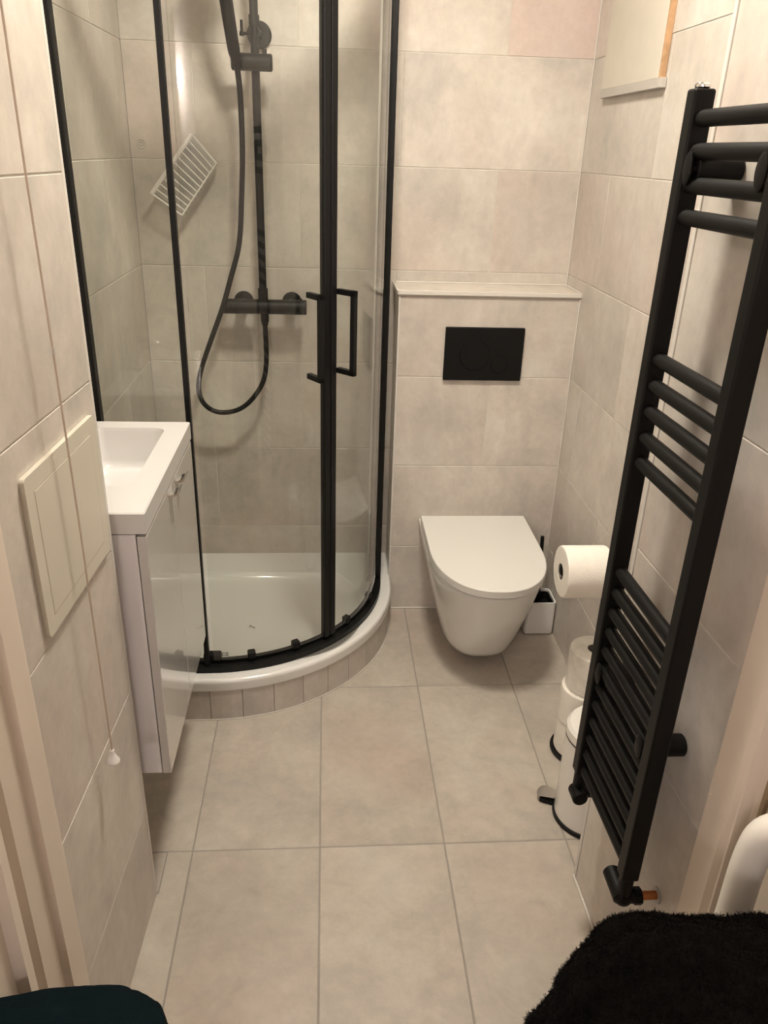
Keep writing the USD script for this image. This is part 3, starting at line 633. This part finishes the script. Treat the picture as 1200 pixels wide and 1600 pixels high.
# ------------------------------------------------------------------ radiator
RX0, RX1 = 0.491, 0.521
RYF, RYN = (1.152, 1.180), (0.904, 0.932)
RZ0, RZ1 = 0.385, 1.583
ra = thing('towel_radiator', 'matt black ladder towel radiator on the near right wall', 'towel radiator', (0.506, 1.04, RZ0))
def post(y0, y1, z0, dx=0.0):
    m = rbox(RX0 + dx, RX1 + dx, y0, y1, z0, RZ1, 0.004); return m
SH = 0.0055
obj('post', post(*RYF, RZ0), 'black_rad', ra, smooth=30)
obj('post', post(*RYN, RZ0, SH), 'black_rad', ra, smooth=30)
bz = [1.547, 1.506, 1.463, 1.4215] + [1.216, 1.1755, 1.134, 1.091, 1.049] + [0.846 - 0.0410 * k for k in range(11)] + [0.397]
bz = [1.547, 1.506, 1.463, 1.4215, 1.217, 1.176, 1.134, 1.091, 1.049] + list(np.linspace(0.846, 0.402, 12))
for z in bz:
    obj('bar', cyl((RX0 + 0.0165, RYF[0] + 0.003, z), (RX0 + 0.0165 + SH, RYN[1] - 0.003, z), 0.0110, 22), 'black_rad', ra, smooth=40)
for y, dx in ((1.142, 0.001), (0.950, SH)):
    for z in (1.4845, 0.640):
        x = RX0 + dx
        e_ = lathe([(0, -0.0035), (0.012, -0.0035), (0.0175, -0.001), (0.0175, 0.001), (0.013, 0.003), (0, 0.003)], (0, 0, 0), 36)
        e_.vertices[:, 1] *= 0.72; e_.vertices[:, 0] *= 1.25
        T = trimesh.geometry.align_vectors([0, 0, 1], [-1, 0, 0]); 
        R90 = np.array([[0, 0, -1, x + 0.003], [0, 1, 0, y], [1, 0, 0, z], [0, 0, 0, 1.0]])
        m = spread(e_, R90)
        if m.volume < 0: m.invert()
        obj('bracket', cat(m, cyl((x + 0.004, y, z), (x + 0.014, y, z), 0.0075, 16)), 'black_rad', ra, label='oval bracket cap between two bars')
        wx = X_PIER + A_PIER * (y - Y_PIER)
        obj('standoff', cat(cyl((x + 0.012, y, z), (wx - 0.0002, y, z), 0.0180, 28, bev=0.002)), 'black_rad', ra)
for y, dx, sd in ((sum(RYF) / 2, 0, -1), (sum(RYN) / 2, SH, 1)):
    x = (RX0 + RX1) / 2 + dx
    wx = X_PIER + A_PIER * (y - Y_PIER)
    zc = 0.335
    v_ = cat(cyl((x, y, RZ0 + 0.001), (x, y, zc), 0.0125, 24), trimesh.Trimesh(*[getattr(spread(trimesh.creation.icosphere(3, 0.0165), trimesh.transformations.translation_matrix((x, y, zc))), q) for q in ('vertices', 'faces')]),
             cyl((x, y, zc), (x + 0.022, y, zc), 0.0125, 24), cyl((x - 0.004, y - sd * 0.008, zc), (x - 0.004, y + (0.052 if sd > 0 else -0.030), zc + 0.004), 0.0145, 28, r2=0.0155, bev=0.003), cyl((x + 0.019, y, zc), (x + 0.031, y, zc), 0.0150, 8))
    obj('valve', v_, 'black_rad', ra, smooth=35)
    obj('pipe', cyl((x + 0.03, y, zc), (wx - 0.0003, y, zc), 0.0076, 18), 'copper', ra, label='bare copper pipe end')
    obj('pipe_collar', cyl((wx - 0.0002, y, zc), (wx - 0.003, y, zc), 0.0145, 28), 'seal', ra, label='pale pipe collar on the wall')
obj('bleed_plug', cyl(((RX0 + RX1) / 2, sum(RYF) / 2, RZ1), ((RX0 + RX1) / 2, sum(RYF) / 2, RZ1 + 0.007), 0.0105, 20, bev=0.002), 'chrome', ra, label='chrome bleed plug')

# ------------------------------------------------------------------ board on the right wall, hatch and pull cord on the left wall, grab rail
bd = thing('access_board', 'beige painted access board with a raw wooden edge on the right wall', 'access panel', (X_RIGHT, 2.215, 1.648))
obj('bottom_lath', cbox(X_RIGHT - 0.0155, X_RIGHT - 0.0005, 1.992, 2.425, 1.646, 1.667, 0.001), 'lath', bd, smooth=False, label='grey bottom lath')
obj('face', cbox(X_RIGHT - 0.0145, X_RIGHT - 0.0005, 2.012, 2.425, 1.6672, 2.15, 0.0008), 'panel_paint', bd, smooth=False)
obj('edge_strip', cbox(X_RIGHT - 0.0143, X_RIGHT - 0.0005, 2.003, 2.0118, 1.6672, 2.15, 0.0006), 'wood', bd, smooth=False, label='raw orange wooden edge')

def on_left(u, h=0.0):
    L = math.hypot(1, A_LEFT); ux, uy = A_LEFT / L, 1 / L
    return np.array([X_LEFT + ux * u + uy * h, Y_LEFT + uy * u - ux * h])
def left_box(y0, y1, z0, z1, h0, h1, b=0.001):
    return spread(cbox(y0 - Y_LEFT, y1 - Y_LEFT, h0, h1, z0, z1, b), TL)
HY0, HY1, HZ0, HZ1 = 0.932, 1.206, 0.868, 1.105
c0 = on_left((HY0 + HY1) / 2 - Y_LEFT)
ht = thing('access_hatch', 'cream plastic access hatch with a grooved door on the near left wall', 'access hatch', (c0[0], c0[1], HZ0))
T = TL.copy()
fr = ext(rrect(HY0 - Y_LEFT, HY1 - Y_LEFT, HZ0, HZ1, 0.008), 0, 0.007)
v = fr.vertices.copy(); fr.vertices = np.stack([v[:, 0], v[:, 2] + 0.0003, v[:, 1]], -1)
if fr.volume < 0: fr.invert()
fr = spread(fr, TL)
if fr.volume < 0: fr.invert()
obj('frame', fr, 'cream', ht, smooth=30)
obj('groove', left_box(HY0 + 0.024, HY1 - 0.024, HZ0 + 0.024, HZ1 - 0.024, 0.005, 0.0074, 0.0003), 'cream_dark', ht)
obj('door', left_box(HY0 + 0.0255, HY1 - 0.0255, HZ0 + 0.0255, HZ1 - 0.0255, 0.005, 0.0078, 0.0006), 'cream', ht)
CXp, CYp = -0.357, 1.043
pcd = thing('pull_cord', 'beige ceiling pull cord with a small white knob hanging by the near left wall', 'pull cord', (CXp, CYp, 0.545))
obj('cord', tube(np.array([(CXp - 0.001, CYp, CEIL), (CXp, CYp, 1.8), (CXp, CYp - 0.004, 1.45), (CXp, CYp, 1.24), (CXp, CYp + 0.003, 1.0), (CXp, CYp, 0.56)]), 0.0016, 8), 'cord', pcd)
obj('connector', cat(lathe([(0, -0.006), (0.003, -0.005), (0.0046, 0), (0.003, 0.005), (0, 0.006)], (CXp, CYp, 1.243), 16)), 'clear', pcd)
obj('knob', lathe([(0, 0.545), (0.006, 0.5452), (0.0105, 0.548), (0.0108, 0.551), (0.0075, 0.557), (0.0042, 0.566), (0.0035, 0.573), (0, 0.573)], (CXp, CYp, 0), 24), 'white_plastic', pcd)
obj('ceiling_switch', lathe([(0, CEIL), (0.04, CEIL), (0.04, CEIL - 0.03), (0.02, CEIL - 0.04), (0, CEIL - 0.04)], (CXp, CYp, 0), 32), 'white_plastic', pcd)

gr = thing('grab_rail', 'thick white plastic grab rail on the right door frame', 'grab rail', (0.60, 0.70, 0.30))
gp = [(rx + 0.0205, 0.684, 0.740), (rx + 0.006, 0.688, 0.736), (rx - 0.012, 0.697, 0.720), (rx - 0.020, 0.703, 0.684), (rx - 0.022, 0.704, 0.63), (rx - 0.022, 0.704, 0.55), (rx - 0.022, 0.704, 0.42), (rx - 0.022, 0.704, 0.32), (rx - 0.036, 0.702, 0.28), (rx - 0.02, 0.696, 0.262), (rx + 0.024, 0.683, 0.258)]
obj('tube', tube(spline(gp, 70), 0.0215, 28), 'rail', gr, smooth=True)
for z in (0.740, 0.258):
    obj('mounting_flange', cyl((rx + 0.0235, 0.683, z), (rx + 0.012, 0.685, z), 0.036, 32, bev=0.003), 'rail', gr)

# ------------------------------------------------------------------ cloth in the foreground corners
def blob(c, ax, z_floor, n=5, amp=0.02, freq=6, seed=3, power=2.0):
    s = trimesh.creation.icosphere(subdivisions=n, radius=1.0)
    v = s.vertices.copy()
    d = v.copy()
    q = np.sign(d) * np.abs(d) ** (2 / power)
    q /= np.linalg.norm(q, axis=1, keepdims=True) ** 0.0 + 0.0
    q = q * np.array(ax)
    q += d * (amp * (meshkit.fbm(v * freq / 3 + 5, 4, seed) - 0.5))[:, None]
    q += np.array(c)
    s.vertices = q
    return s
fz = blob((0.434, 0.470, 0.446), (0.246, 0.175, 0.355), 0, n=6, amp=0.075, freq=7, seed=11, power=2.2)
ROBE = obj('fleece_robe', fz, 'fleece', None, smooth=True, label='black fluffy fleece garment heaped in the bottom right corner of the doorway', cat='garment')

# short fleece pile on the garment
def pile(owner, surf, count, length, rad, m):
    r = np.random.default_rng(5)
    pts, fi = trimesh.sample.sample_surface(surf, count, seed=5)
    nn = surf.face_normals[fi]
    jit = r.normal(0, 0.55, (count, 3)); d = nn + jit; d /= np.linalg.norm(d, axis=1, keepdims=True)
    L = length * r.uniform(0.5, 1.0, (count, 1))
    P = np.stack([pts - nn * 0.001, pts + d * L * 0.5, pts + d * L + r.normal(0, 0.001, (count, 3))], 1)
    c = UsdGeom.BasisCurves.Define(stage, path_for('fleece_pile', owner))
    c.CreateTypeAttr('linear'); c.CreatePointsAttr([Gf.Vec3f(*map(float, p)) for p in P.reshape(-1, 3)])
    c.CreateCurveVertexCountsAttr([3] * count)
    c.CreateWidthsAttr([rad * 2]); c.SetWidthsInterpolation('constant')
    UsdShade.MaterialBindingAPI.Apply(c.GetPrim()).Bind(M[m])
    tag(c.GetPrim(), kind='stuff')
top_ = fz.submesh([np.where(fz.triangles_center[:, 2] > 0.50)[0]], append=True)
pile(ROBE, top_, 60000, 0.0034, 0.00022, 'fleece')

def cushion(c, ax, rot, seed, n=5, e=0.45, tilt=0.0):
    s = trimesh.creation.icosphere(subdivisions=n, radius=1.0); v = s.vertices
    q = np.sign(v) * np.abs(v) ** np.array([e + 0.35, e + 0.35, e + 0.1])
    q = q * np.array(ax) + v * (0.012 * (meshkit.fbm(v * 3 + 9, 3, seed) - 0.5))[:, None]
    T = trimesh.transformations.rotation_matrix(rot, [0, 0, 1]) @ trimesh.transformations.rotation_matrix(tilt, [0, 1, 0]); T[:3, 3] = c
    s.vertices = q; s.apply_transform(T); return s
tb = thing('laundry_bag', 'dark teal padded cloth bag standing at the bottom left by the door frame', 'bag', (-0.36, 0.56, 0.0))
obj('top_flap', cushion((-0.338, 0.565, 0.534), (0.158, 0.085, 0.030), 0.05, 4, tilt=-0.10), 'teal', tb, smooth=True)
obj('bag_body', cushion((-0.350, 0.560, 0.262), (0.135, 0.075, 0.262), 0.05, 5, e=0.35), 'grey_cloth', tb, smooth=True, label='dark grey cloth bag body')

# ------------------------------------------------------------------ lamps
def ceiling_lamp(label, pos, r, m):
    t = thing('ceiling_lamp', label, 'ceiling lamp', (pos[0], pos[1], CEIL))
    obj('housing', lathe([(0, 0), (r + 0.015, 0), (r + 0.015, -0.022), (r + 0.010, -0.026), (r, -0.026), (r, -0.020), (0, -0.020)], (pos[0], pos[1], CEIL), 64), 'white_plastic', t)
    obj('diffuser', lathe([(0, -0.0205), (r - 0.001, -0.0205), (r - 0.001, -0.024), (0, -0.025)], (pos[0], pos[1], CEIL), 64), m, t)
ceiling_lamp('round white ceiling lamp lighting the bathroom', LAMP_POS, LAMP_R, 'lamp')
hl = thing('wall_lamp', 'white globe wall lamp in the hall behind the doorway', 'wall lamp', (HALL_POS[0], -1.0, HALL_POS[2]))
obj('globe', spread(trimesh.creation.icosphere(3, HALL_R), trimesh.transformations.translation_matrix(HALL_POS)), 'hall_lamp', hl, smooth=True)
obj('bracket', cat(cyl((HALL_POS[0], -0.9995, HALL_POS[2]), (HALL_POS[0], -0.985, HALL_POS[2]), 0.05, 32), cyl((HALL_POS[0], -0.99, HALL_POS[2]), (HALL_POS[0], HALL_POS[1] - HALL_R + 0.003, HALL_POS[2]), 0.02, 20)), 'white_plastic', hl)
